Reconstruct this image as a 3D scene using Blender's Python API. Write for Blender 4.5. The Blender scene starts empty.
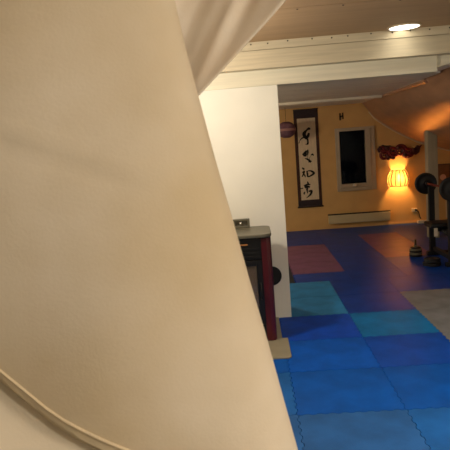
import bpy, bmesh, math, random
from mathutils import Vector, Matrix
random.seed(4)
S = bpy.context.scene
COL = S.collection
PI = math.pi

# ------------------------------------------------------------------ camera
cam = bpy.data.cameras.new('camera')
cam.sensor_width = 36.0
cam.lens = 560.0 / 450.0 * 36.0
cam.clip_start = 0.05
cam.dof.use_dof = True
cam.dof.focus_distance = 5.0
cam.dof.aperture_fstop = 17.0
camo = bpy.data.objects.new('camera', cam)
COL.objects.link(camo)
roll = math.radians(4.0)
d = Vector((23.0, 80.0, -560.0)).normalized()          # world +Y in camera space
up0 = Vector((-math.sin(roll), math.cos(roll), 0.0))
zc = (up0 - d * up0.dot(d)).normalized()
xc = d.cross(zc)
R = Matrix((xc, d, zc))                                 # world = R @ camera
camo.matrix_world = Matrix.Translation((0, 0, 1.5)) @ R.to_4x4()
S.camera = camo

# ------------------------------------------------------------------ world, exposure
w = bpy.data.worlds.new('night')
S.world = w
w.use_nodes = True
w.node_tree.nodes['Background'].inputs[0].default_value = (0.012, 0.014, 0.022, 1)
w.node_tree.nodes['Background'].inputs[1].default_value = 0.03
S.view_settings.view_transform = 'Standard'
S.view_settings.look = 'None'
S.view_settings.gamma = 1.0
S.view_settings.use_curve_mapping = False
S.view_settings.exposure = 0.0
WARM = (1.0, 0.92, 0.78)

CEIL = 2.30
def ceiling_lamp_light(x, y, energy, size=0.2, spread=150):
    l = bpy.data.lights.new('downlight_light', 'AREA')
    l.shape = 'DISK'; l.size = size; l.energy = energy; l.color = WARM
    l.spread = math.radians(spread)
    o = bpy.data.objects.new('downlight_light', l)
    o.location = (x, y, CEIL - 0.03)
    COL.objects.link(o)
DOWN = [(1.245, 4.40, 0.6, 130), (1.2, 2.2, 19, 115), (0.35, -0.3, 8, 150)]
for x, y, e, sp in DOWN:
    ceiling_lamp_light(x, y, e, 0.2, sp)
l = bpy.data.lights.new('globe_light', 'POINT'); l.energy = 50; l.color = WARM; l.shadow_soft_size = 0.08
o = bpy.data.objects.new('globe_light', l); o.location = (-0.6, 3.62, 1.92); COL.objects.link(o)
l = bpy.data.lights.new('unseen_fill_light', 'POINT'); l.energy = 66; l.color = WARM; l.shadow_soft_size = 0.3  # unseen fill beside the camera, added to brighten cloth, pillar and ceiling
o = bpy.data.objects.new('unseen_fill_light', l); o.location = (2.0, -0.1, 1.95); COL.objects.link(o)
l = bpy.data.lights.new('far_room_fill_light', 'POINT'); l.energy = 52; l.color = (1.0, 0.88, 0.70); l.shadow_soft_size = 0.15  # unseen fill behind the partition, added to brighten the far room
o = bpy.data.objects.new('far_room_fill_light', l); o.location = (-1.3, 6.8, 1.75); COL.objects.link(o)

# ------------------------------------------------------------------ materials
def srgb(c):
    return tuple((v / 12.92 if v <= 0.04045 else ((v + 0.055) / 1.055) ** 2.4) for v in (c[0] / 255, c[1] / 255, c[2] / 255)) + (1,)
def mat(name, c, rough=0.6, metal=0.0, spec=0.5, var=0.0, scale=6.0, bump=0.0, bscale=60.0, emit=None, estr=0.0, coat=0.0, stretch=None, c2=None):
    m = bpy.data.materials.new(name); m.use_nodes = True
    nt = m.node_tree; b = nt.nodes['Principled BSDF']
    col = srgb(c)
    b.inputs['Base Color'].default_value = col
    b.inputs['Roughness'].default_value = rough
    b.inputs['Metallic'].default_value = metal
    b.inputs['Specular IOR Level'].default_value = spec
    b.inputs['Coat Weight'].default_value = coat
    if emit:
        b.inputs['Emission Color'].default_value = (*emit, 1); b.inputs['Emission Strength'].default_value = estr
    tc = nt.nodes.new('ShaderNodeTexCoord')
    src = tc.outputs['Object']
    if stretch:
        mp = nt.nodes.new('ShaderNodeMapping'); mp.inputs['Scale'].default_value = stretch
        nt.links.new(src, mp.inputs['Vector']); src = mp.outputs['Vector']
    if var > 0:
        n = nt.nodes.new('ShaderNodeTexNoise'); n.inputs['Scale'].default_value = scale; n.inputs['Detail'].default_value = 5
        nt.links.new(src, n.inputs['Vector'])
        rp = nt.nodes.new('ShaderNodeValToRGB')
        lo = srgb(c2) if c2 else tuple(v * (1 - var) for v in col[:3]) + (1,)
        hi = col if c2 else tuple(min(1, v * (1 + var)) for v in col[:3]) + (1,)
        rp.color_ramp.elements[0].position = 0.35; rp.color_ramp.elements[1].position = 0.65
        rp.color_ramp.elements[0].color = lo; rp.color_ramp.elements[1].color = hi
        nt.links.new(n.outputs['Fac'], rp.inputs['Fac'])
        nt.links.new(rp.outputs['Color'], b.inputs['Base Color'])
    if bump > 0:
        n2 = nt.nodes.new('ShaderNodeTexNoise'); n2.inputs['Scale'].default_value = bscale; n2.inputs['Detail'].default_value = 3
        nt.links.new(src, n2.inputs['Vector'])
        bp = nt.nodes.new('ShaderNodeBump'); bp.inputs['Strength'].default_value = bump; bp.inputs['Distance'].default_value = 0.01
        nt.links.new(n2.outputs['Fac'], bp.inputs['Height'])
        nt.links.new(bp.outputs['Normal'], b.inputs['Normal'])
    return m
M = {}
M['plaster'] = mat('white_plaster', (232, 228, 214), 0.8, var=0.03, scale=3, bump=0.05, bscale=90)
M['yellow'] = mat('yellow_wall_paint', (206, 162, 100), 0.75, var=0.05, scale=4, bump=0.05, bscale=70)
M['beam'] = mat('cream_painted_wood', (224, 215, 190), 0.6, var=0.06, scale=5, stretch=(0.4, 4, 8), bump=0.05, bscale=20)
M['header'] = mat('cream_painted_planks', (204, 190, 160), 0.6, var=0.08, scale=5, stretch=(0.5, 4, 10), bump=0.06, bscale=20)
M['ceil'] = mat('tan_painted_ceiling', (180, 146, 108), 0.65, var=0.05, scale=4, stretch=(0.4, 5, 4), bump=0.04, bscale=16)
M['greyplank'] = mat('greyed_ceiling_planks', (234, 224, 204), 0.7, var=0.08, scale=5, stretch=(0.4, 6, 4))
M['copper'] = mat('varnished_copper_brown_wood', (176, 136, 108), 0.36, metal=0.3, spec=0.6, var=0.12, scale=3, stretch=(3, 0.8, 3), coat=0.0)
M['sub'] = mat('dark_rubber_underlay', (24, 24, 30), 0.8, var=0.1)
M['trim'] = mat('offwhite_trim_paint', (206, 186, 150), 0.45, var=0.03)
M['frame'] = mat('window_frame_paint', (172, 152, 124), 0.3, var=0.03)
M['cloth'] = mat('offwhite_cotton', (229, 217, 200), 0.9, spec=0.15, var=0.5, scale=2.2, c2=(203, 184, 153), bump=0.05, bscale=240)
M['clothu'] = mat('offwhite_cotton_under_lit', (242, 232, 214), 0.9, spec=0.15, var=0.5, scale=3, c2=(226, 212, 190), bump=0.05, bscale=240)  # same cotton, whitened so its colour carries the light on the under layer
M['clothb'] = mat('offwhite_cotton_back_lit', (246, 236, 222), 0.9, spec=0.15, var=0.5, scale=6, c2=(236, 220, 200), bump=0.06, bscale=200)  # same cotton, paler to put the light missing on the back into colour
M['hem'] = mat('cotton_hem', (212, 194, 164), 0.9, spec=0.15, var=0.06, scale=30)
M['nail'] = mat('dark_nail_head', (50, 38, 28), 0.6)
M['stovetop'] = mat('grey_stove_top', (104, 100, 84), 0.4, metal=0.2, var=0.05)
M['red'] = mat('dark_red_enamel', (76, 15, 24), 0.35, var=0.06)
M['black'] = mat('black_enamel', (16, 14, 14), 0.35)
M['blackmetal'] = mat('black_powder_coat', (13, 13, 15), 0.5, var=0.1)
M['iron'] = mat('black_cast_iron', (11, 11, 13), 0.55, var=0.15, scale=20)
M['greyiron'] = mat('grey_plate_rim', (112, 106, 90), 0.45, metal=0.3)
M['chrome'] = mat('chrome', (200, 196, 188), 0.15, metal=1.0)
M['hearth'] = mat('grey_hearth_plate', (146, 138, 116), 0.45, metal=0.1, var=0.05)
M['vermic'] = mat('tan_firebrick', (190, 150, 112), 0.5, var=0.1, scale=20)
M['rubber'] = mat('black_rubber', (14, 14, 15), 0.7)
M['vinyl'] = mat('black_vinyl', (14, 13, 15), 0.45)
M['scrollb'] = mat('brown_brocade', (62, 32, 22), 0.8, var=0.2, scale=40)
M['scrolld'] = mat('dark_purple_brocade', (44, 30, 34), 0.8, var=0.2, scale=40)
M['paper'] = mat('aged_rice_paper', (212, 190, 158), 0.9, var=0.08, scale=8, stretch=(8, 1, 1))
M['ink'] = mat('black_ink', (14, 11, 9), 0.8)
M['wood'] = mat('dark_wood_rod', (40, 24, 16), 0.5)
M['heater'] = mat('beige_heater_enamel', (190, 172, 132), 0.5, var=0.03)
M['dark'] = mat('dark_slot', (14, 11, 9), 0.8)
M['dragon'] = mat('dark_red_lacquer', (104, 20, 22), 0.4, var=0.35, scale=25)
M['dragon2'] = mat('darker_red_lacquer', (62, 14, 16), 0.4, var=0.3, scale=25)
M['bamboo'] = mat('dark_bamboo', (70, 40, 18), 0.6)
M['mauve'] = mat('mauve_paper', (112, 76, 88), 0.8, var=0.15, scale=12)
M['mauveb'] = mat('pale_mauve_band', (170, 124, 116), 0.8)
M['plastic'] = mat('white_plastic', (214, 200, 176), 0.4)
M['post'] = mat('greyed_white_post', (168, 156, 132), 0.6, var=0.06, stretch=(8, 8, 1))
M['redpaint'] = mat('red_painted_bar', (120, 32, 24), 0.35, metal=0.4)
M['picture'] = mat('brown_print', (120, 78, 44), 0.6, var=0.2)
M['pale'] = mat('pale_pink_print', (214, 160, 130), 0.6)
M['display'] = mat('orange_display', (60, 30, 10), 0.4, emit=(1.0, 0.35, 0.08), estr=0.25)
lampm = mat('downlight_glow', (255, 250, 240), 0.5, emit=(1.0, 0.93, 0.78), estr=4.0); M['led'] = lampm
M['bulb'] = mat('warm_bulb', (255, 220, 160), 0.5, emit=(1.0, 0.62, 0.22), estr=26.0)
g = bpy.data.materials.new('night_window_glass'); g.use_nodes = True
b = g.node_tree.nodes['Principled BSDF']
b.inputs['Base Color'].default_value = (0.75, 0.8, 0.8, 1); b.inputs['Roughness'].default_value = 0.03; b.inputs['Transmission Weight'].default_value = 1.0; b.inputs['IOR'].default_value = 1.18
M['glass'] = g
g = bpy.data.materials.new('stove_glass'); g.use_nodes = True
b = g.node_tree.nodes['Principled BSDF']
b.inputs['Base Color'].default_value = (0.55, 0.5, 0.45, 1); b.inputs['Roughness'].default_value = 0.08; b.inputs['Transmission Weight'].default_value = 0.9
M['stoveglass'] = g
# lamp shade: glowing translucent paper
g = bpy.data.materials.new('paper_lamp_shade'); g.use_nodes = True
nt = g.node_tree; nt.nodes.clear()
out = nt.nodes.new('ShaderNodeOutputMaterial')
tr = nt.nodes.new('ShaderNodeBsdfTranslucent'); tr.inputs[0].default_value = (0.17, 0.10, 0.035, 1)
df = nt.nodes.new('ShaderNodeBsdfDiffuse'); df.inputs[0].default_value = (0.3, 0.2, 0.1, 1)
mx = nt.nodes.new('ShaderNodeMixShader'); mx.inputs[0].default_value = 0.3
em = nt.nodes.new('ShaderNodeEmission'); em.inputs[0].default_value = (1.0, 0.5, 0.13, 1); em.inputs[1].default_value = 0.35
ad = nt.nodes.new('ShaderNodeAddShader'); tp = nt.nodes.new('ShaderNodeBsdfTransparent'); tp.inputs[0].default_value = (1, 0.75, 0.4, 1); m3 = nt.nodes.new('ShaderNodeMixShader'); m3.inputs[0].default_value = 0.1
nt.links.new(tr.outputs[0], mx.inputs[1]); nt.links.new(df.outputs[0], mx.inputs[2])
nt.links.new(mx.outputs[0], ad.inputs[0]); nt.links.new(em.outputs[0], ad.inputs[1]); nt.links.new(ad.outputs[0], m3.inputs[1]); nt.links.new(tp.outputs[0], m3.inputs[2]); nt.links.new(m3.outputs[0], out.inputs[0])
M['shade'] = g

# foam mats
def foam(name, c, rough=0.55):
    c2 = tuple(v * 0.86 for v in c)
    return mat(name, c, rough, spec=0.16, var=0.1, scale=5.5, c2=c2, bump=0.12, bscale=160)
F = {
    'slate': foam('slate_blue_foam', (38, 88, 148)), 'dull': foam('dull_blue_foam', (26, 90, 160)),
    'blue': foam('blue_foam', (4, 79, 166)), 'bright': foam('bright_blue_foam', (0, 84, 186)),
    'deep': foam('deep_blue_foam', (10, 74, 174)), 'royal': foam('dark_blue_foam', (8, 74, 190)),
    'teal': foam('teal_foam', (46, 128, 186)), 'cyan': foam('cyan_foam', (8, 114, 180)),
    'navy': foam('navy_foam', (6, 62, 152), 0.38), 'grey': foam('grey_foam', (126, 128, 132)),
    'red': foam('red_foam', (124, 80, 112), 0.4), 'maroon': foam('lamp_reflection_foam', (122, 74, 120), 0.36),  # maroon holds the wall lamp's reflection on blue mats in its colour
}

# ------------------------------------------------------------------ mesh helpers
def new(): return bmesh.new()
def build(name, bm, m, parent=None, smooth=False, bevel=0.0, seg=2, loc=None):
    me = bpy.data.meshes.new(name)
    bmesh.ops.recalc_face_normals(bm, faces=bm.faces)
    bm.to_mesh(me); bm.free()
    ms = m if isinstance(m, (list, tuple)) else [m]
    for mm in ms: me.materials.append(mm)
    o = bpy.data.objects.new(name, me); COL.objects.link(o)
    if smooth:
        for p in me.polygons: p.use_smooth = True
    if bevel > 0:
        mo = o.modifiers.new('bevel', 'BEVEL'); mo.width = bevel; mo.segments = seg; mo.limit_method = 'ANGLE'
    if parent: o.parent = parent
    if loc: o.location = loc
    return o
def box(bm, x0, x1, y0, y1, z0, z1):
    vs = [bm.verts.new(p) for p in ((x0, y0, z0), (x1, y0, z0), (x1, y1, z0), (x0, y1, z0), (x0, y0, z1), (x1, y0, z1), (x1, y1, z1), (x0, y1, z1))]
    for f in ((3, 2, 1, 0), (4, 5, 6, 7), (0, 1, 5, 4), (1, 2, 6, 5), (2, 3, 7, 6), (3, 0, 4, 7)):
        bm.faces.new([vs[i] for i in f])
    return bm
def prism(bm, pts, axis, a, b_):
    """pts: 2D outline; extruded along axis ('x','y','z') from a to b_."""
    def P(p, t):
        return {'x': (t, p[0], p[1]), 'y': (p[0], t, p[1]), 'z': (p[0], p[1], t)}[axis]
    A = [bm.verts.new(P(p, a)) for p in pts]; B = [bm.verts.new(P(p, b_)) for p in pts]
    n = len(pts)
    bm.faces.new(A); bm.faces.new(B)
    for i in range(n): bm.faces.new((A[i], A[(i + 1) % n], B[(i + 1) % n], B[i]))
    return bm
def lathe(bm, prof, origin=(0, 0, 0), axis='z', n=32):
    rings = []
    for r, t in prof:
        ring = []
        for k in range(n):
            a = 2 * PI * k / n; c, s = r * math.cos(a), r * math.sin(a)
            p = {'z': (c, s, t), 'y': (c, t, s), 'x': (t, c, s)}[axis]
            ring.append(bm.verts.new((origin[0] + p[0], origin[1] + p[1], origin[2] + p[2])))
        rings.append(ring)
    for i in range(len(rings) - 1):
        for k in range(n):
            bm.faces.new((rings[i][k], rings[i][(k + 1) % n], rings[i + 1][(k + 1) % n], rings[i + 1][k]))
    if prof[0][0] > 1e-5: bm.faces.new(rings[0])
    if prof[-1][0] > 1e-5: bm.faces.new(rings[-1])
    bmesh.ops.remove_doubles(bm, verts=bm.verts, dist=1e-6)
    return bm
def tube(bm, pts, r, n=10):
    pts = [Vector(p) for p in pts]; rs = r if isinstance(r, (list, tuple)) else [r] * len(pts)
    rings = []
    for i, p in enumerate(pts):
        t = (pts[min(i + 1, len(pts) - 1)] - pts[max(i - 1, 0)]).normalized()
        u = t.cross(Vector((0, 0, 1)) if abs(t.z) < 0.9 else Vector((1, 0, 0))).normalized(); v = t.cross(u)
        rings.append([bm.verts.new(p + (u * math.cos(2 * PI * k / n) + v * math.sin(2 * PI * k / n)) * rs[i]) for k in range(n)])
    for i in range(len(rings) - 1):
        for k in range(n): bm.faces.new((rings[i][k], rings[i][(k + 1) % n], rings[i + 1][(k + 1) % n], rings[i + 1][k]))
    bm.faces.new(rings[0]); bm.faces.new(rings[-1])
    return bm
def rrect(x0, x1, y0, y1, rs, n=6):
    """rounded rectangle outline; rs = radii at (x0y0, x1y0, x1y1, x0y1)"""
    out = []
    for (cx, cy, a0, r) in ((x0 + rs[0], y0 + rs[0], PI, rs[0]), (x1 - rs[1], y0 + rs[1], 1.5 * PI, rs[1]), (x1 - rs[2], y1 - rs[2], 0, rs[2]), (x0 + rs[3], y1 - rs[3], 0.5 * PI, rs[3])):
        if r <= 0: out.append((cx, cy)); continue
        for k in range(n + 1):
            a = a0 + 0.5 * PI * k / n; out.append((cx + r * math.cos(a), cy + r * math.sin(a)))
    return out
def grid(bm, f, nu, nv):
    V = [[bm.verts.new(f(i / nu, j / nv)) for j in range(nv + 1)] for i in range(nu + 1)]
    for i in range(nu):
        for j in range(nv): bm.faces.new((V[i][j], V[i + 1][j], V[i + 1][j + 1], V[i][j + 1]))
    return bm
def lerp_curve(pts, t):
    """Catmull-Rom through pts, t in 0..1"""
    n = len(pts) - 1; x = min(max(t, 0), 1) * n; i = min(int(x), n - 1); u = x - i
    P = [Vector(pts[max(i - 1, 0)]), Vector(pts[i]), Vector(pts[i + 1]), Vector(pts[min(i + 2, n)])]
    return 0.5 * ((2 * P[1]) + (P[2] - P[0]) * u + (2 * P[0] - 5 * P[1] + 4 * P[2] - P[3]) * u * u + (3 * P[1] - P[0] - 3 * P[2] + P[3]) * u ** 3)
def tag(o, label, cat, group=None):
    o['label'] = label; o['category'] = cat
    if group: o['group'] = group
    return o
def thing(name, label, cat, loc=(0, 0, 0), group=None):
    o = bpy.data.objects.new(name, None); COL.objects.link(o); o.location = loc; o.empty_display_size = 0.05
    return tag(o, label, cat, group)
def struct(name, bm, m, parent=None, **k):
    o = build(name, bm, m, parent, **k)
    if parent is None: o['kind'] = 'structure'
    return o

# ------------------------------------------------------------------ setting
BW = 9.41                                               # back wall
SL = 0.79; SK = 1.95 + SL * 2.01                        # slope: z = SK - SL*x
SP = [(1.60, 2.30), (1.80, 2.13), (1.90, 2.035), (2.0, 1.90), (2.083, 1.79), (2.209, 1.69), (2.398, 1.561), (2.589, 1.449), (2.732, 1.373), (2.876, 1.313), (2.972, 1.275), (3.2, 1.20), (3.45, 1.13), (3.76, 1.06)]
def slope_z(x):
    for i in range(len(SP) - 1):
        if x <= SP[i + 1][0]:
            t = (x - SP[i][0]) / (SP[i + 1][0] - SP[i][0]); return SP[i][1] + (SP[i + 1][1] - SP[i][1]) * t
    return SP[-1][1]
struct('floor', box(new(), -2.2, 3.75, -1.7, BW + 0.1, -0.12, -0.024), M['sub'])
WX0, WX1, WZ0, WZ1 = 1.455, 2.06, 0.64, 1.63           # window opening
bm = new()
box(bm, -2.2, WX0, BW, BW + 0.12, -0.024, 2.4); box(bm, WX1, 3.75, BW, BW + 0.12, -0.024, 2.4)
box(bm, WX0, WX1, BW, BW + 0.12, -0.024, WZ0); box(bm, WX0, WX1, BW, BW + 0.12, WZ1, 2.4)
struct('wall_back', bm, M['yellow'])
struct('wall_left', box(new(), -2.3, -2.2, -1.7, BW, -0.024, 2.4), M['plaster'])
struct('wall_front', box(new(), -2.2, 3.75, -1.8, -1.7, -0.024, 2.4), M['plaster'])
bm = new(); box(bm, 2.6, 2.7, -1.7, 4.934, -0.024, 2.4)
struct('wall_right', bm, M['plaster'])
struct('wall_knee', box(new(), 3.65, 3.75, 4.9, BW, -0.024, 1.12), M['yellow'])
struct('wall_partition', box(new(), -2.2, 0.273, 4.712, 5.02, -0.024, 1.972), M['plaster'], bevel=0.004)
# ceiling boards of the near room
bm = new()
for a, c in ((-1.7, 1.2), (1.2, 2.38), (2.38, 3.56), (3.56, 4.70)):
    box(bm, -2.2, 2.6, a + 0.003, c - 0.003, CEIL, CEIL + 0.05)
box(bm, -2.2, 2.6, -1.7, 4.70, CEIL + 0.02, CEIL + 0.08)
struct('ceiling', bm, M['ceil'])
# planked ceiling of the far room
bm = new()
y = 4.88
while y < BW - 0.01:
    e = min(y + 0.62, BW); box(bm, -2.2, 1.915 - 0.12 * max(0, (6.1 - y) / 1.2), y + 0.009, e - 0.009, 2.035, 2.08); y = e
box(bm, -2.2, 1.76, 4.88, BW, 2.06, 2.12)
struct('ceiling_back', bm, M['greyplank'])
def slope_pt(u, v):
    p = lerp_curve([(a, 0, b_) for a, b_ in SP], u); y = 4.93 + (BW - 4.93) * v
    n = math.sin(PI * u) * (0.004 * math.sin(5.1 * y + 3 * p.x) + 0.002 * math.sin(13 * y - 8 * p.x))
    return Vector((p.x, y, p.z + n))
so = struct('ceiling_slope', grid(new(), slope_pt, 52, 60), M['copper'], smooth=True)
sm = so.modifiers.new('thickness', 'SOLIDIFY'); sm.thickness = 0.02; sm.offset = 1
gx = [1.88 + 0.82 * k / 16 for k in range(17)]
struct('wall_gable', prism(new(), [(x, slope_z(x) - 0.01) for x in gx] + [(2.70, -0.024), (3.80, -0.024), (3.80, 2.12), (1.88, 2.12)], 'y', 4.935, 4.985), M['plaster'])
# header boards above the beam
bm = new(); box(bm, -2.2, 2.6, 4.593, 4.88, 2.093, 2.233); box(bm, -2.2, 2.6, 4.59, 4.88, 2.237, CEIL + 0.01); box(bm, -2.2, 2.6, 4.61, 4.88, 2.10, CEIL)
hd = struct('trim_1', bm, M['header'])
bm = new()
for k in range(22):
    x = -0.7 + k * 0.155 + random.uniform(-0.03, 0.03)
    lathe(bm, [(0.0, -0.004), (0.006, -0.003), (0.006, 0.002)], (x, 4.59, CEIL - 0.016 + random.uniform(-0.004, 0.004)), 'y', 8)
    if k % 2 == 0: lathe(bm, [(0.0, -0.004), (0.006, -0.003), (0.006, 0.002)], (x - 0.2, 3.60, CEIL), 'z', 8)
build('nail_row', bm, M['nail'], hd)
# beam on the partition
bm = new(); box(bm, -2.2, 1.56, 4.70, 4.885, 1.968, 2.105)
struct('trim_2', bm, M['beam'], bevel=0.004)
bm = new(); prism(bm, [(1.558, 2.0), (1.84, 2.07), (2.6, 2.07), (2.6, 2.102), (1.558, 2.102)], 'y', 4.72, 4.93)
struct('trim_3', bm, M['beam'], bevel=0.003)
# cross batten under the far ceiling, fold batten, pale strip painted in for the slope's lit edge, skirting
struct('trim_4', box(new(), -2.2, 1.86, 7.85, 7.95, 2.0, 2.035), M['greyplank'], bevel=0.004)
bm = new(); prism(bm, [(1.875, 2.036), (1.915, 2.036), (1.935, 2.012), (1.91, 2.0), (1.88, 2.01)], 'y', 6.1, 7.84)
struct('trim_5', bm, M['copper'])
bm = new(); xs = [2.0 + 1.6 * k / 40 for k in range(41)]
prism(bm, [(x, slope_z(x) - 0.004) for x in xs] + [(x, slope_z(x) - 0.028) for x in xs[::-1]], 'y', BW - 0.03, BW)
struct('trim_6', bm, M['trim'], bevel=0.003)
struct('baseboard_back', box(new(), -2.2, 3.65, BW - 0.014, BW, 0.0, 0.03), M['yellow'], bevel=0.003)
struct('trim_7', box(new(), 3.205, 3.235, BW - 0.02, BW, 0.05, 0.36), M['trim'], bevel=0.003)
# window
wf = bpy.data.objects.new('window_1', None); COL.objects.link(wf); wf.location = (0, 0, 0); wf['kind'] = 'structure'
def frame_ring(bm, x0, x1, z0, z1, l, r, bt, tp, y0, y1):
    box(bm, x0, x0 + l, y0, y1, z0, z1); box(bm, x1 - r, x1, y0, y1, z0, z1)
    box(bm, x0 + l, x1 - r, y0, y1, z0, z0 + bt); box(bm, x0 + l, x1 - r, y0, y1, z1 - tp, z1)
    return bm
build('window_frame', frame_ring(new(), 1.437, 2.078, 0.615, 1.655, 0.04, 0.075, 0.055, 0.025, BW - 0.035, BW + 0.06), M['frame'], wf, bevel=0.004)
sash = build('sash', frame_ring(new(), 1.477, 2.003, 0.67, 1.63, 0.024, 0.085, 0.065, 0.03, BW - 0.052, BW + 0.03), M['frame'], wf, bevel=0.006)
build('pane', box(new(), 1.499, 1.92, BW - 0.012, BW - 0.006, 0.733, 1.602), M['glass'], sash)
bm = new(); lathe(bm, [(0.0, -0.034), (0.016, -0.03), (0.026, -0.02), (0.03, -0.006), (0.03, 0.0)], (1.715, BW - 0.052, 0.706), 'y', 20)
box(bm, 1.70, 1.745, BW - 0.085, BW - 0.076, 0.697, 0.716)
build('window_catch', bm, M['plastic'], wf, smooth=True)  # white and enlarged to stand for the glint on the latch

# ------------------------------------------------------------------ foam mats
TT = 0.022; GAP = 0.0018
def edge(c, a, b_, teeth):
    """points (along, across) from a to b_ on the line across=c, exclusive of both ends"""
    if not teeth: return []
    n = max(2, round((b_ - a) / 0.036)); L = (b_ - a) / n; o = []; h = 0.005
    for k in range(n):
        s = a + k * L; sg = 1 if k % 2 else -1
        o += [(s + 0.14 * L, c + sg * h), (s + 0.86 * L, c + sg * h)]
    return o
def foam_mat(x0, x1, y0, y1, m, label, group, teeth=(1, 1, 1, 1)):
    B = [(p[0], p[1] + GAP) for p in edge(y0, x0, x1, teeth[0])]
    Rr = [(p[1] - GAP, p[0]) for p in edge(x1, y0, y1, teeth[1])]
    T = [(p[0], p[1] - GAP) for p in edge(y1, x0, x1, teeth[2])][::-1]
    Lf = [(p[1] + GAP, p[0]) for p in edge(x0, y0, y1, teeth[3])][::-1]
    if x0 < 0 and y1 == 4.71: y1 = 4.698; Rr = [p for p in Rr if p[1] < 4.69]; Lf = [p for p in Lf if p[1] < 4.69]
    pts = [(x0 + GAP, y0 + GAP)] + B + [(x1 - GAP, y0 + GAP)] + Rr + [(x1 - GAP, y1 - GAP)] + T + [(x0 + GAP, y1 - GAP)] + Lf
    cx, cy = (x0 + x1) / 2, (y0 + y1) / 2; I = 0.03
    bm = new()
    inn = [(min(max(p[0], x0 + I), x1 - I), min(max(p[1], y0 + I), y1 - I)) for p in pts]
    def ring(src, z): return [bm.verts.new((p[0] - cx, p[1] - cy, z)) for p in src]
    lo, hi, li, hi2 = ring(pts, -TT), ring(pts, 0.0), ring(inn, -TT), ring(inn, 0.0)
    n = len(pts)
    ct, cb = bm.verts.new((0, 0, 0)), bm.verts.new((0, 0, -TT))
    for k in range(n):
        q = (k + 1) % n
        bm.faces.new((lo[k], lo[q], hi[q], hi[k]))
        bm.faces.new((hi[k], hi[q], hi2[q], hi2[k])); bm.faces.new((li[k], li[q], lo[q], lo[k]))
        bm.faces.new((hi2[k], hi2[q], ct)); bm.faces.new((li[q], li[k], cb))
    bmesh.ops.remove_doubles(bm, verts=bm.verts, dist=1e-6)
    o = build('foam_mat', bm, m, None, loc=(cx, cy, 0))
    return tag(o, label, 'foam mat', group)
XC = [-0.42, 0.17, 0.765, 1.345, 1.935, 2.525]
YR = [2.35, 2.94, 3.53, 4.115, 4.71, 5.295, 5.88]
NG = 'foam mats of the near floor'
near = [
    (0, 0, 'slate', 'slate blue foam mat in the bottom corner beside the hanging cloth'),
    (0, 1, 'dull', 'dull blue foam mat beside the hanging cloth, just in front of the stove'),
    (0, 2, 'blue', 'blue foam mat under the front of the stove hearth plate'),
    (0, 3, 'royal', 'dark blue foam mat under the stove, reaching to the white partition'),
    (1, 0, 'slate', 'greyish blue foam mat, nearest one at the middle of the bottom edge'),
    (1, 1, 'blue', 'blue foam mat behind the greyish blue one at the bottom edge'),
    (1, 2, 'bright', 'bright blue foam mat just right of the stove hearth plate'),
    (1, 3, 'royal', 'dark blue foam mat in front of the teal mat, right of the partition foot'),
    (1, 4, 'teal', 'teal foam mat touching the foot of the white partition'),
    (1, 5, 'teal', 'farther of the two teal foam mats behind the white partition foot'),
    (2, 0, 'dull', 'dull blue foam mat in the bottom right corner'),
    (2, 1, 'blue', 'blue foam mat at right, between the bottom corner mat and a deep blue mat'),
    (2, 2, 'deep', 'deep blue foam mat directly in front of the cyan mat'),
    (2, 3, 'cyan', 'light cyan foam mat left of the grey mats'),
    (2, 4, 'navy', 'navy foam mat directly behind the light cyan mat'),
    (2, 5, 'navy', 'navy foam mat right of the farther teal mat'),
    (3, 2, 'grey', 'nearest grey foam mat at the right edge, mostly cut off'),
    (3, 3, 'grey', 'grey foam mat right of the light cyan mat'),
    (3, 4, 'grey', 'farthest grey foam mat, its back edge meeting navy mats'),
    (3, 5, 'navy', 'navy foam mat along the back edge of the grey mats'),
    (4, 5, 'navy', 'navy foam mat at the right edge in front of the stacked floor plates'),
]
for i, j, c, lab in near:
    t = [1, 1, 1, 1]
    if j == 5: t[2] = 0
    if (i, j) == (0, 3): t[2] = 0
    foam_mat(XC[i], XC[i + 1], YR[j], YR[j + 1], F[c], lab, NG, t)
FX = [-0.18, 0.41, 1.0, 1.59, 2.18, 2.77, 3.36]
FY = [5.88, 6.27, 6.86, 7.45, 8.04, 8.63, BW - 0.016]
redrow = {1: 'nearest', 2: 'middle', 3: 'farthest'}
for j in range(6):
    for i in range(1, 6):
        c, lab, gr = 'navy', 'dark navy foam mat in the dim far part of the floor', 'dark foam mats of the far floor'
        if i == 1 and j in redrow:
            c, lab, gr = 'red', '%s of the three red foam mats in a row left of centre' % redrow[j], 'red foam mats in a row'
        if i == 3 and j in (2, 3, 4):
            c, lab, gr = 'maroon', '%s of the three maroon foam mats with the wall lamp reflection painted in' % ('nearest', 'middle', 'farthest')[j - 2], 'maroon foam mats with painted lamp reflection'
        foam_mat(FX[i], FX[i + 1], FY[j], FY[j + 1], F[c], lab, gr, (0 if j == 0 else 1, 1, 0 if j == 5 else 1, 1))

# ------------------------------------------------------------------ ceiling downlight in view
t = thing('ceiling_downlight', 'round lit downlight flush in the tan ceiling before the cream header', 'ceiling light', (1.245, 4.475, CEIL))
build('rim', lathe(new(), [(0.112, 0.0), (0.124, 0.0), (0.124, -0.006), (0.112, -0.010), (0.112, 0.0)], n=40), M['trim'], t, smooth=True)
build('diffuser', lathe(new(), [(0.112, -0.002), (0.112, -0.008), (0.06, -0.012), (0.0, -0.013)], n=40), M['led'], t, smooth=True)

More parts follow.
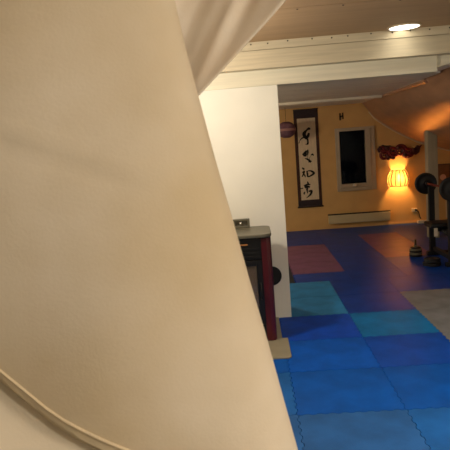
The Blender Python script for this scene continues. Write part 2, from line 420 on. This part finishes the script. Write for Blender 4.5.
# ------------------------------------------------------------------ pellet stove on its hearth plate
hp = build('hearth_plate', prism(new(), rrect(-0.47, 0.203, 3.765, 4.165, (0.03, 0.03, 0.012, 0.012)), 'z', 0.0005, 0.012), M['hearth'], bevel=0.002)
tag(hp, 'grey metal hearth plate with rounded corners under the stove', 'hearth plate')
bm = new(); prism(bm, [(-0.47, 4.168), (0.16, 4.168), (0.16, 4.69), (-0.47, 4.69)], 'z', 0.0005, 0.012)
build('rear_plate', bm, M['hearth'], hp)
st = thing('pellet_stove', 'dark red and black pellet stove with grey top against the white partition', 'stove', (-0.12, 4.345, 0.012))
st.scale = (1.0, 1.0, 1.045)
SO = Vector((-0.12, 4.42, 0.012))
def part(name, bm, m, par=st, **k):
    bmesh.ops.translate(bm, verts=bm.verts, vec=-SO)
    return build(name, bm, m, par, **k)
part('body', prism(new(), rrect(-0.345, 0.105, 4.215, 4.62, (0.01, 0.01, 0.02, 0.02)), 'z', 0.03, 0.775), M['black'])
bm = new(); box(bm, -0.35, 0.11, 4.20, 4.62, 0.012, 0.035); part('plinth', bm, M['black'])
for s in (1, -1):
    pts = [(0.045, 4.19), (0.085, 4.186), (0.108, 4.196), (0.120, 4.222), (0.122, 4.30), (0.122, 4.60), (0.104, 4.60), (0.104, 4.23), (0.045, 4.23)]
    if s < 0: pts = [(-0.24 - p[0], p[1]) for p in pts]
    part('side_panel', prism(new(), pts, 'z', 0.014, 0.772), M['red'], bevel=0.002)
part('top', prism(new(), rrect(-0.368, 0.128, 4.17, 4.63, (0.08, 0.08, 0.06, 0.06), 8), 'z', 0.779, 0.803), M['stovetop'], bevel=0.006, seg=3)
bm = new(); box(bm, -0.285, 0.045, 4.196, 4.217, 0.62, 0.772); cp = part('control_panel', bm, M['black'], bevel=0.003)
bm = new(); box(bm, -0.22, -0.055, 4.192, 4.197, 0.728, 0.737); d1 = part('display', bm, M['display'], cp)
d1['label'] = 'thin orange display strip'
for k in range(3):
    bm = new(); box(bm, -0.26, 0.03, 4.188, 4.200, 0.705 - 0.028 * k - 0.008, 0.705 - 0.028 * k); part('grille_bar', bm, M['blackmetal'], cp)
bm = frame_ring(new(), -0.285, 0.045, 0.14, 0.615, 0.045, 0.045, 0.06, 0.04, 4.188, 4.217); dr = part('door', bm, M['black'], bevel=0.004)
bm = new(); box(bm, -0.24, 0.0, 4.196, 4.20, 0.20, 0.575); part('glass', bm, M['stoveglass'], dr)
bm = new(); box(bm, -0.24, 0.0, 4.207, 4.2145, 0.20, 0.575); part('firebrick', bm, M['vermic'], dr)
bm = new(); tube(bm, [(0.025, 4.185, 0.33), (0.025, 4.165, 0.34), (0.025, 4.165, 0.44), (0.025, 4.185, 0.45)], 0.007); part('handle', bm, M['blackmetal'], dr, smooth=True)
bm = new(); box(bm, -0.285, 0.045, 4.19, 4.217, 0.036, 0.135); part('ash_drawer', bm, M['black'], bevel=0.004)
bm = frame_ring(new(), -0.165, -0.03, 0.803, 0.872, 0.016, 0.018, 0.014, 0.014, 4.57, 4.61); rb = part('rear_box', bm, M['stovetop'], bevel=0.003)
bm = new(); box(bm, -0.15, -0.047, 4.60, 4.61, 0.816, 0.858); part('backing', bm, M['greyiron'], rb)
bm = new(); lathe(bm, [(0.0, -0.02), (0.014, -0.016), (0.014, 0.03)], (-0.105, 4.585, 0.838), 'y', 16); part('knob', bm, M['chrome'], rb, smooth=True)
fc = build('flue_cover', lathe(new(), [(0.0, -0.010), (0.078, -0.010), (0.083, -0.007), (0.083, 0.0)], (0, 0, 0), 'y', 48), M['rubber'], loc=(0.127, 4.711, 0.375))
tag(fc, 'round black disc cover on the white partition beside the stove', 'wall cover')

# ------------------------------------------------------------------ back wall: scroll
PX = 0.01680
def wallpt(px, py):     # calligraphy sheet units -> metres on the back wall
    du, dv = px - 293.0, py - 110.0; c, s = math.cos(roll), math.sin(roll)
    return 0.776 + PX * (du * c - dv * s), 2.011 - PX * (du * s + dv * c)
sc = thing('hanging_scroll', 'tall brown bordered scroll with four black brush characters on pale paper', 'scroll', (0.975, BW, 0.40))
O = Vector((0.975, BW, 0.40))
def spart(name, bm, m, par=sc, **k):
    bmesh.ops.translate(bm, verts=bm.verts, vec=-O); return build(name, bm, m, par, **k)
spart('mount', box(new(), 0.775, 1.175, BW - 0.008, BW - 0.002, 0.40, 2.0), M['scrollb'])
spart('top_band', box(new(), 0.775, 1.175, BW - 0.011, BW - 0.008, 1.875, 2.0), M['scrolld'])
spart('bottom_band', box(new(), 0.775, 1.175, BW - 0.011, BW - 0.008, 0.40, 0.505), M['scrolld'])
spart('paper', box(new(), 0.828, 1.125, BW - 0.012, BW - 0.008, 0.515, 1.862), M['paper'])
bm = new(); tube(bm, [(0.76, BW - 0.016, 0.40), (1.19, BW - 0.016, 0.40)], 0.014); spart('roller_rod', bm, M['wood'], smooth=True)
bm = new(); tube(bm, [(0.772, BW - 0.014, 2.005), (1.178, BW - 0.014, 2.005)], 0.009); spart('hanging_rod', bm, M['wood'], smooth=True)
def stroke(bm, org, pts, ws):
    """flat tapered brush stroke, points in 1/17.3 units of the sheet"""
    P = []
    cp = [(p[0], p[1], 0) for p in pts]; n = 6 * (len(pts) - 1)
    for k in range(n + 1):
        q = lerp_curve(cp, k / n); P.append(wallpt(org[0] + q.x / 17.3, org[1] + q.y / 17.3))
    W = []
    for k in range(n + 1):
        x = k / n * (len(ws) - 1); i = min(int(x), len(ws) - 2); W.append((ws[i] + (ws[i + 1] - ws[i]) * (x - i)) / 17.3 * PX * 0.5)
    L, Rr = [], []
    for k, p in enumerate(P):
        a = P[max(k - 1, 0)]; c = P[min(k + 1, n)]; tx, tz = c[0] - a[0], c[1] - a[1]; l = math.hypot(tx, tz) or 1
        nx, nz = -tz / l, tx / l
        L.append((p[0] + nx * W[k], p[1] + nz * W[k])); Rr.append((p[0] - nx * W[k], p[1] - nz * W[k]))
    y = BW - 0.0135
    for k in range(n):
        q = [bm.verts.new((a[0], yy, a[1])) for yy in (y, y + 0.0016) for a in (L[k], L[k + 1], Rr[k + 1], Rr[k])]
        bm.faces.new(q[:4]); bm.faces.new(q[4:][::-1])
chars = [
    ((294, 116), [([(205, 245), (250, 208), (275, 222)], [20, 44, 20]), ([(215, 235), (175, 290), (190, 345), (228, 385)], [26, 62, 58, 26]), ([(255, 280), (240, 330), (215, 380)], [30, 50, 30]),
                  ([(180, 345), (120, 385), (98, 425)], [26, 18, 6]), ([(232, 380), (240, 430), (235, 470)], [30, 30, 34]), ([(245, 440), (240, 470), (195, 470)], [24, 18, 8]), ([(100, 425), (85, 455)], [8, 16])]),
    ((294, 138), [([(150, 268), (195, 235), (218, 195)], [20, 50, 20]), ([(165, 275), (205, 280), (212, 215)], [24, 36, 20]), ([(236, 180), (242, 225), (236, 275)], [20, 30, 14]),
                  ([(190, 330), (240, 345), (300, 392)], [8, 28, 40]), ([(295, 272), (320, 262), (342, 282)], [10, 34, 12]), ([(262, 340), (270, 370), (262, 398)], [18, 30, 20]), ([(236, 270), (232, 305), (238, 340)], [8, 5, 8]), ([(300, 275), (280, 310), (266, 345)], [8, 4, 8]), ([(205, 275), (222, 272), (238, 262)], [8, 5, 8])]),
    ((296, 158), [([(112, 140), (135, 160), (160, 165)], [16, 36, 14]), ([(115, 222), (165, 200)], [22, 16]), ([(148, 190), (142, 240), (112, 300)], [26, 30, 12]), ([(140, 250), (160, 270), (170, 305)], [18, 26, 14]),
                  ([(195, 195), (205, 245), (210, 295)], [20, 32, 24]), ([(200, 200), (260, 196), (315, 235), (250, 285), (205, 292)], [14, 26, 40, 24, 24])]),
    ((296, 176), [([(208, 65), (222, 110)], [16, 34]), ([(150, 145), (200, 120), (258, 118)], [30, 30, 20]), ([(165, 175), (205, 150), (250, 165)], [34, 30, 30]), ([(208, 150), (203, 200), (208, 245)], [34, 34, 20]),
                  ([(80, 185), (110, 186), (138, 178)], [8, 20, 12]), ([(170, 245), (155, 265), (158, 292)], [14, 30, 12]), ([(200, 225), (215, 270)], [14, 20]), ([(228, 236), (280, 230), (262, 290), (195, 350)], [22, 40, 34, 8])]),
]
for org, sts in chars:
    bm = new()
    for p, wd in sts: stroke(bm, org, p, wd)
    spart('character', bm, M['ink'])
# round mauve lantern half hidden by the partition
ln = thing('paper_lantern', 'round mauve paper lantern between the white partition and the scroll', 'lantern', (0.62, 9.0, 1.69))
prof = [(0.05, -0.125)] + [(0.145 * math.cos(a) ** 0.8, 0.125 * math.sin(a)) for a in [(-1.2 + 2.4 * k / 16) for k in range(17)]] + [(0.05, 0.125)]
build('shade', lathe(new(), prof, n=32), M['mauve'], ln, smooth=True)
build('band', lathe(new(), [(0.146, -0.02), (0.149, 0.0), (0.146, 0.02)], n=32), M['mauveb'], ln, smooth=True)
bm = new(); tube(bm, [(0, 0, 0.12), (0, 0, 0.345)], 0.003, 6); build('cord', bm, M['dark'], ln)
# small black H-shaped bracket above the window
bm = new()
box(bm, -0.03, -0.006, -0.012, 0.0, -0.06, 0.055); box(bm, 0.018, 0.038, -0.012, 0.0, -0.045, 0.06); prism(bm, [(-0.01, -0.014), (0.022, -0.002), (0.022, 0.018), (-0.01, 0.008)], 'y', -0.012, 0.0)
tag(build('wall_bracket', bm, M['ink'], bevel=0.002, loc=(1.553, BW, 1.845)), 'small black H-shaped bracket on the wall above the window', 'bracket')
# panel heater
ht = thing('panel_heater', 'long low beige panel heater on the wall under the window', 'heater', (1.77, BW, 0.085))
bm = new(); box(bm, -0.51, 0.51, -0.07, -0.004, 0.0, 0.145); build('body', bm, M['heater'], ht, bevel=0.008, seg=3)
bm = new(); box(bm, -0.515, 0.515, -0.062, -0.004, 0.145, 0.162); build('top_vent', bm, M['dark'], ht)
# carved red dragon
dg = thing('dragon_carving', 'dark red carved dragon ornament on the wall above the lit lamp', 'wall ornament', (2.46, BW, 1.19))
bm = new()
body = [(-0.31, 0, 0.08), (-0.24, 0, 0.10), (-0.16, 0, 0.05), (-0.20, 0, -0.05), (-0.10, 0, -0.07), (-0.04, 0, 0.06), (0.05, 0, 0.07), (0.07, 0, -0.04), (0.16, 0, -0.06), (0.22, 0, 0.02), (0.31, 0, 0.03)]
n = 70
tube(bm, [tuple(lerp_curve(body, k / n) + Vector((0, -0.035 - 0.012 * math.sin(k * 0.9), 0))) for k in range(n + 1)], [0.036 + 0.012 * math.sin(k * 1.4) for k in range(n + 1)], 10)
build('body', bm, M['dragon2'], dg, smooth=True)
def swirl(cx, cz, r0, turns, sgn, y=-0.05):
    pts = []
    m = int(24 * turns)
    for k in range(m + 1):
        a = sgn * 2 * PI * k / 24; r = r0 * (1 - 0.75 * k / m); pts.append((cx + r * math.cos(a), y - 0.015 * k / m, cz + r * math.sin(a)))
    b2 = new(); tube(b2, pts, [0.027 - 0.012 * k / m for k in range(m + 1)], 8); return b2
for cx, cz, r0, tn, sg in ((-0.24, -0.03, 0.085, 1.6, 1), (-0.10, 0.03, 0.09, 1.5, -1), (0.02, 0.03, 0.095, 1.7, 1), (0.15, 0.0, 0.08, 1.5, -1), (-0.27, 0.08, 0.045, 1.3, -1), (0.10, -0.05, 0.05, 1.3, 1)):
    build('cloud_scroll', swirl(cx, cz, r0, tn, sg), M['dragon'], dg, smooth=True)
bm = new(); prism(bm, [(0.22, -0.04), (0.27, -0.06), (0.33, -0.02), (0.345, 0.05), (0.38, 0.10), (0.33, 0.085), (0.30, 0.10), (0.26, 0.06), (0.22, 0.05)], 'y', -0.05, -0.004)
build('tail_fin', bm, M['dragon2'], dg, bevel=0.008)
bm = new(); prism(bm, [(-0.33, 0.02), (-0.35, 0.08), (-0.31, 0.12), (-0.25, 0.135), (-0.18, 0.125), (-0.14, 0.13), (-0.10, 0.10), (-0.2, 0.05)], 'y', -0.045, -0.004)
build('mane', bm, M['dragon2'], dg, bevel=0.008)
# wall lamp
LX, LZ = 2.44, 0.775
lp = thing('wall_lamp', 'lit barrel-shaped paper wall lamp with dark ribs glowing orange', 'lamp', (LX, BW, LZ))
def lr(z):  # shade radius
    return 0.105 + 0.055 * math.cos((z + 0.035) / 0.125 * 1.25)
def shade_pt(u, v):
    a = PI * (1 + u); z = -0.135 + 0.265 * v; r = lr(z)
    return (r * math.cos(a), r * 0.85 * math.sin(a) - 0.012, z)
build('shade', grid(new(), shade_pt, 28, 14), M['shade'], lp, smooth=True)
for k in range(7):
    u = 0.02 + 0.96 * k / 6
    pts = []
    for j in range(15):
        p = Vector(shade_pt(u, j / 14)); c = Vector((0, -0.012, p.z)); pts.append(tuple(c + (p - c) * 1.02))
    bm = new(); tube(bm, pts, 0.007, 6); build('rib', bm, M['bamboo'], lp, smooth=True)
for v in (0.0, 1.0):
    bm = new(); tube(bm, [shade_pt(k / 24, v) for k in range(25)], 0.006, 6); build('ring', bm, M['bamboo'], lp, smooth=True)
bm = new(); box(bm, -0.04, 0.04, -0.012, 0.0, -0.09, 0.09); build('back_plate', bm, M['bamboo'], lp)
bm = new(); lathe(bm, [(0.0, -0.05), (0.02, -0.045), (0.033, -0.02), (0.034, 0.0), (0.02, 0.035), (0.013, 0.05), (0.013, 0.07)], (0, -0.07, 0), 'z', 16)
build('bulb', bm, M['bulb'], lp, smooth=True)
l = bpy.data.lights.new('wall_lamp_light', 'POINT'); l.energy = 68.0; l.color = (1.0, 0.47, 0.13); l.shadow_soft_size = 0.04
lo = bpy.data.objects.new('wall_lamp_light', l); lo.location = (LX, BW - 0.09, LZ + 0.0); COL.objects.link(lo)
# socket, plug, power strip, framed print
sk = thing('wall_socket', 'white wall socket with a dark plug low on the wall right of the lamp', 'socket', (2.69, BW, 0.22))
bm = new(); box(bm, -0.045, 0.045, -0.012, 0.0, -0.03, 0.03); build('face_plate', bm, M['plastic'], sk, bevel=0.004)
bm = new(); lathe(bm, [(0.0, -0.05), (0.014, -0.048), (0.02, -0.012)], (0.02, 0, 0), 'y', 12)
tube(bm, [(0.02, -0.045, 0), (0.05, -0.07, -0.03), (0.07, -0.05, -0.10), (0.09, -0.05, -0.15)], 0.007, 8); build('plug', bm, M['rubber'], sk)
bm = new(); box(bm, -0.085, 0.085, -0.03, 0.03, 0.0, 0.045)
for k in range(3): lathe(bm, [(0.018, 0.045), (0.02, 0.049), (0.0, 0.047)], (-0.05 + 0.05 * k, 0, 0), 'z', 12)
tag(build('power_strip', bm, M['plastic'], bevel=0.004, loc=(2.80, 9.33, 0.0)), 'white power strip lying on the floor below the wall socket', 'power strip')
pc = thing('framed_print', 'small dim framed print with a pale round spot at the right edge', 'picture', (3.17, BW, 0.76))
bm = frame_ring(new(), -0.12, 0.115, -0.19, 0.19, 0.015, 0.015, 0.015, 0.015, -0.018, -0.002); build('frame', bm, M['bamboo'], pc, bevel=0.002)
bm = new(); box(bm, -0.105, 0.10, -0.01, -0.002, -0.175, 0.175); build('print', bm, M['picture'], pc)
bm = new(); lathe(bm, [(0.0, -0.0125), (0.05, -0.0125), (0.05, -0.010)], (0.0, 0, -0.03), 'y', 24); build('round_motif', bm, M['pale'], pc)
# roof post
struct('trim_8', prism(new(), [(2.475, 0.0), (2.61, 0.0), (2.61, slope_z(2.61) - 0.003), (2.475, slope_z(2.475) - 0.003)], 'y', 7.93, 8.07), M['post'], bevel=0.006)

# ------------------------------------------------------------------ weight bench with barbell
BX, BZ = 2.125, 0.873
wb = thing('weight_bench', 'black weight bench with two uprights at the right edge', 'weight bench', (2.17, 6.5, 0.0))
WO = Vector((2.17, 6.5, 0.0))
def wpart(name, bm, m, par=wb, **k):
    bmesh.ops.translate(bm, verts=bm.verts, vec=-WO); return build(name, bm, m, par, **k)
for yy in (6.17, 6.83):
    bm = new(); box(bm, 2.125, 2.19, yy - 0.0275, yy + 0.0275, 0.05, 0.84)
    up = wpart('upright', bm, M['blackmetal'], bevel=0.004)
    bm = new(); tube(bm, [(2.165, yy, 0.80), (2.15, yy, 0.835), (BX, yy, BZ - 0.027), (2.095, yy, BZ + 0.02)], 0.012, 8); wpart('bar_hook', bm, M['blackmetal'], up, smooth=True)
    bm = new(); box(bm, 2.09, 2.42, yy - 0.03, yy + 0.03, 0.0, 0.05); wpart('foot', bm, M['blackmetal'], bevel=0.006)
bm = new(); box(bm, 2.15, 2.20, 6.2, 6.8, 0.06, 0.11); wpart('cross_bar', bm, M['blackmetal'], bevel=0.004)
bm = new(); box(bm, 2.15, 2.20, 6.2, 6.8, 0.34, 0.39); wpart('cross_bar', bm, M['blackmetal'], bevel=0.004)
bm = new(); box(bm, 2.0, 3.1, 6.36, 6.64, 0.40, 0.46); wpart('seat_pad', bm, M['vinyl'], bevel=0.02, seg=3)
bm = new(); box(bm, 2.1, 3.05, 6.47, 6.53, 0.35, 0.40); wpart('spine', bm, M['blackmetal'])
bm = new(); box(bm, 2.93, 2.98, 6.47, 6.53, 0.03, 0.35); box(bm, 2.92, 2.99, 6.3, 6.7, 0.0, 0.05); wpart('rear_leg', bm, M['blackmetal'])
bm = new(); tube(bm, [(2.12, 6.36, 0.38), (2.3, 6.30, 0.22), (2.5, 6.24, 0.06)], 0.018, 8); wpart('brace', bm, M['blackmetal'], smooth=True)
bm = new(); box(bm, 2.03, 2.07, 6.352, 6.36, 0.315, 0.41); tg = wpart('tag', bm, M['plastic'], bevel=0.002); tg['label'] = 'small white hanging tag'
bb = thing('barbell', 'barbell with red bar and a round black plate at each end on the bench uprights', 'barbell', (BX, 6.5, BZ))
bm = new(); tube(bm, [(0, -0.64, 0), (0, 0.60, 0)], 0.0125, 14); r_ = build('bar', bm, M['redpaint'], bb, smooth=True); r_['label'] = 'dull red bar'
def plate_bm(r, t):
    return lathe(new(), [(0.016, -t / 2), (0.04, -t / 2), (0.045, -t * 0.3), (r * 0.8, -t * 0.3), (r * 0.85, -t / 2), (r, -t * 0.42), (r, t * 0.42), (r * 0.85, t / 2), (r * 0.8, t * 0.3), (0.045, t * 0.3), (0.04, t / 2), (0.016, t / 2), (0.016, -t / 2)], (0, 0, 0), 'y', 48)
for yy in (-0.46, 0.42):
    build('plate', plate_bm(0.130, 0.035), M['iron'], bb, smooth=True, loc=(0, yy, 0))
    s = 1 if yy > 0 else -1
    build('collar', lathe(new(), [(0.014, 0), (0.028, 0), (0.028, 0.03), (0.014, 0.03)], n=20, axis='y'), M['blackmetal'], bb, loc=(0, yy + (0.018 if s > 0 else -0.048), 0))
# short dumbbell standing on end
db = thing('dumbbell', 'short dumbbell standing on end beside the bench, plates down', 'dumbbell', (1.952, 6.82, 0.0))
def dplate(r, z0, z1): return lathe(new(), [(0.012, z0), (r - 0.008, z0), (r, z0 + 0.006), (r, z1 - 0.006), (r - 0.008, z1), (0.012, z1)], n=32)
for k, (r, z0, z1, m) in enumerate(((0.076, 0.0, 0.022, 'iron'), (0.078, 0.024, 0.05, 'greyiron'), (0.074, 0.052, 0.074, 'iron'), (0.074, 0.076, 0.098, 'greyiron'), (0.062, 0.10, 0.118, 'iron'))):
    build('plate', dplate(r, z0, z1), M[m], db, smooth=False)
build('bar', lathe(new(), [(0.0, 0.0), (0.013, 0.0), (0.013, 0.205), (0.010, 0.21), (0.0, 0.21)], n=16), M['blackmetal'], db, smooth=True)
build('collar', lathe(new(), [(0.014, 0.118), (0.026, 0.118), (0.026, 0.14), (0.014, 0.14)], n=6), M['greyiron'], db)
# loose plates on the floor
for k, (r, z, lab) in enumerate(((0.10, 0.0, 'lower of the two black plates lying on the floor before the bench'), (0.09, 0.042, 'upper of the two black plates lying on the floor before the bench'))):
    o = build('weight_plate', lathe(new(), [(0.014, 0), (r * 0.9, 0), (r, 0.006), (r, 0.035), (r * 0.9, 0.041), (r * 0.84, 0.034), (0.035, 0.034), (0.03, 0.041), (0.014, 0.041), (0.014, 0)], n=40), M['iron'], loc=(1.975 + 0.006 * k, 6.29, z))
    tag(o, lab, 'weight plate', 'plates lying on the floor')

# ------------------------------------------------------------------ cloth hanging close by
CO = Vector((-0.40, 0.95, CEIL))
cl = thing('hanging_cloth', 'large off-white cotton cloth with sewn hem hanging close up at left', 'cloth', CO)
def cpart(name, bm, m, par=cl, thick=0.003, **k):
    bmesh.ops.translate(bm, verts=bm.verts, vec=-CO)
    o = build(name, bm, m, par, smooth=True, **k)
    if thick:
        so = o.modifiers.new('thickness', 'SOLIDIFY'); so.thickness = thick; so.offset = 1
    return o
def x_right(z):     # right silhouette of the front panel
    P = [(0.521, 0.1221), (0.793, 0.0775), (0.994, 0.0448), (1.092, 0.0253), (1.187, 0.0068), (1.288, -0.015), (1.386, -0.0345), (1.48, -0.0541), (1.573, -0.0715), (1.649, -0.0856), (1.722, -0.0965), (1.935, -0.1281), (2.152, -0.177), (2.32, -0.26)]
    for i in range(len(P) - 1):
        if z <= P[i + 1][0]:
            t = (z - P[i][0]) / (P[i + 1][0] - P[i][0]); return P[i][1] + (P[i + 1][1] - P[i][1]) * t
    return P[-1][1]
def half_w(z): return 0.36 if z < 1.7 else max(0.10, 0.36 - 0.42 * (z - 1.7))
def section(u, z, off=0.0):
    """u 0 = tucked-away right side ... 1 = left"""
    a = -0.55 + (PI + 0.35) * u
    rw = half_w(z); xr = x_right(z) - off * 0.4
    ca, sa = math.cos(a), math.sin(a)
    x = xr - rw + rw * math.copysign(abs(ca) ** 0.85, ca)
    y = 0.86 + off - 0.135 * math.copysign(abs(sa) ** 0.8, sa) 
    # broad soft folds
    y += 0.006 * math.sin(9 * x + 5 * z) * max(0, sa) + 0.004 * math.sin(21 * x - 9 * z + 1.0) * max(0, sa)
    q = (z - (1.545 - 0.40 * (x + 0.322)))               # shallow slanting crease
    fade = min(1, max(0, (-0.12 - x) / 0.08))
    y += fade * (-0.0022 * math.exp(-(q / 0.009) ** 2) + 0.0022 * math.exp(-((q + 0.018) / 0.018) ** 2)) * max(0, sa)
    return Vector((x, y, z))
def hem_z(x):
    P = [(-0.9, 1.46), (-0.5, 1.305), (-0.365, 1.201), (-0.326, 1.162), (-0.289, 1.128), (-0.222, 1.087), (-0.15, 1.045), (0.0, 0.975), (0.2, 0.91)]
    for i in range(len(P) - 1):
        if x <= P[i + 1][0]:
            t = (x - P[i][0]) / (P[i + 1][0] - P[i][0]); t = max(0, t); return P[i][1] + (P[i + 1][1] - P[i][1]) * t
    return P[-1][1]
def bottom(u, off=0.0):
    z = 1.0
    for _ in range(12): z = 0.5 * z + 0.5 * hem_z(section(u, z).x)
    return z
NB = 72; bots = [bottom(i / NB) for i in range(NB + 1)]
def front(u, v):
    zb = bots[round(u * NB)]; return section(u, zb + (CEIL - zb) * v)
fp = cpart('front_panel', grid(new(), front, NB, 90), M['cloth'])
HP = [(0.0, 0.0), (0.0015, -0.0025), (0.004, -0.003), (0.016, -0.003), (0.0195, -0.0032), (0.0205, -0.0058), (0.0225, -0.0068), (0.0245, -0.0055), (0.0255, -0.001), (0.024, 0.0015), (0.012, 0.003), (0.0, 0.003), (0.0, 0.0)]
def hem(u, v):
    zb = bots[round(u * NB)]; dz, dy = HP[round(v * (len(HP) - 1))]
    p = section(u, zb + dz); return Vector((p.x, p.y + dy + 0.0006 * math.sin(60 * p.x) * (dz < 0.005), p.z + 0.0012 * math.sin(47 * p.x) * (dz < 0.005)))
hm = cpart('hem', grid(new(), hem, NB, len(HP) - 1), M['hem'], fp, thick=0)
hm['label'] = 'stitched double hem band'
def under(u, v):
    z = 0.62 + (1.55 - 0.62) * v; p = section(u, z); p.y -= min(0.16, 0.5 * max(0, hem_z(p.x) - z)); return Vector((p.x - 0.012 + 0.006 * math.sin(20 * p.z), p.y + 0.022 + 0.004 * math.sin(30 * p.x), z))
cpart('under_layer', grid(new(), under, 48, 30), M['clothu'])
ER = [(-0.30, 0.99, 1.40), (-0.20, 0.985, 1.475), (-0.068, 0.95, 1.596), (0.076, 0.95, 1.727), (0.19, 0.96, 1.85), (0.28, 0.98, 2.05), (0.31, 1.0, 2.32)]
EL = [(-0.45, 1.02, 1.42), (-0.45, 1.02, 1.55), (-0.45, 1.02, 1.70), (-0.44, 1.02, 1.85), (-0.43, 1.02, 2.0), (-0.40, 1.02, 2.15), (-0.38, 1.0, 2.32)]
def back(u, v):
    a = lerp_curve(ER, v); b2 = lerp_curve(EL, v); p = a + (b2 - a) * u
    k = min(1, u * 8)
    s = p.x * 1.0 - p.z * 0.62
    p.y += k * (0.006 * math.sin(s * 58 + 2.0 * math.sin(7 * p.z)) + 0.004 * abs(math.sin(s * 60 + 5 * p.z)) + 0.002 * math.sin(s * 150 + 9 * p.z)) + 0.05 * math.sin(PI * min(1, u * 2.2)) * 0.4
    return p
cpart('back_fold', grid(new(), back, 90, 90), M['clothb'])
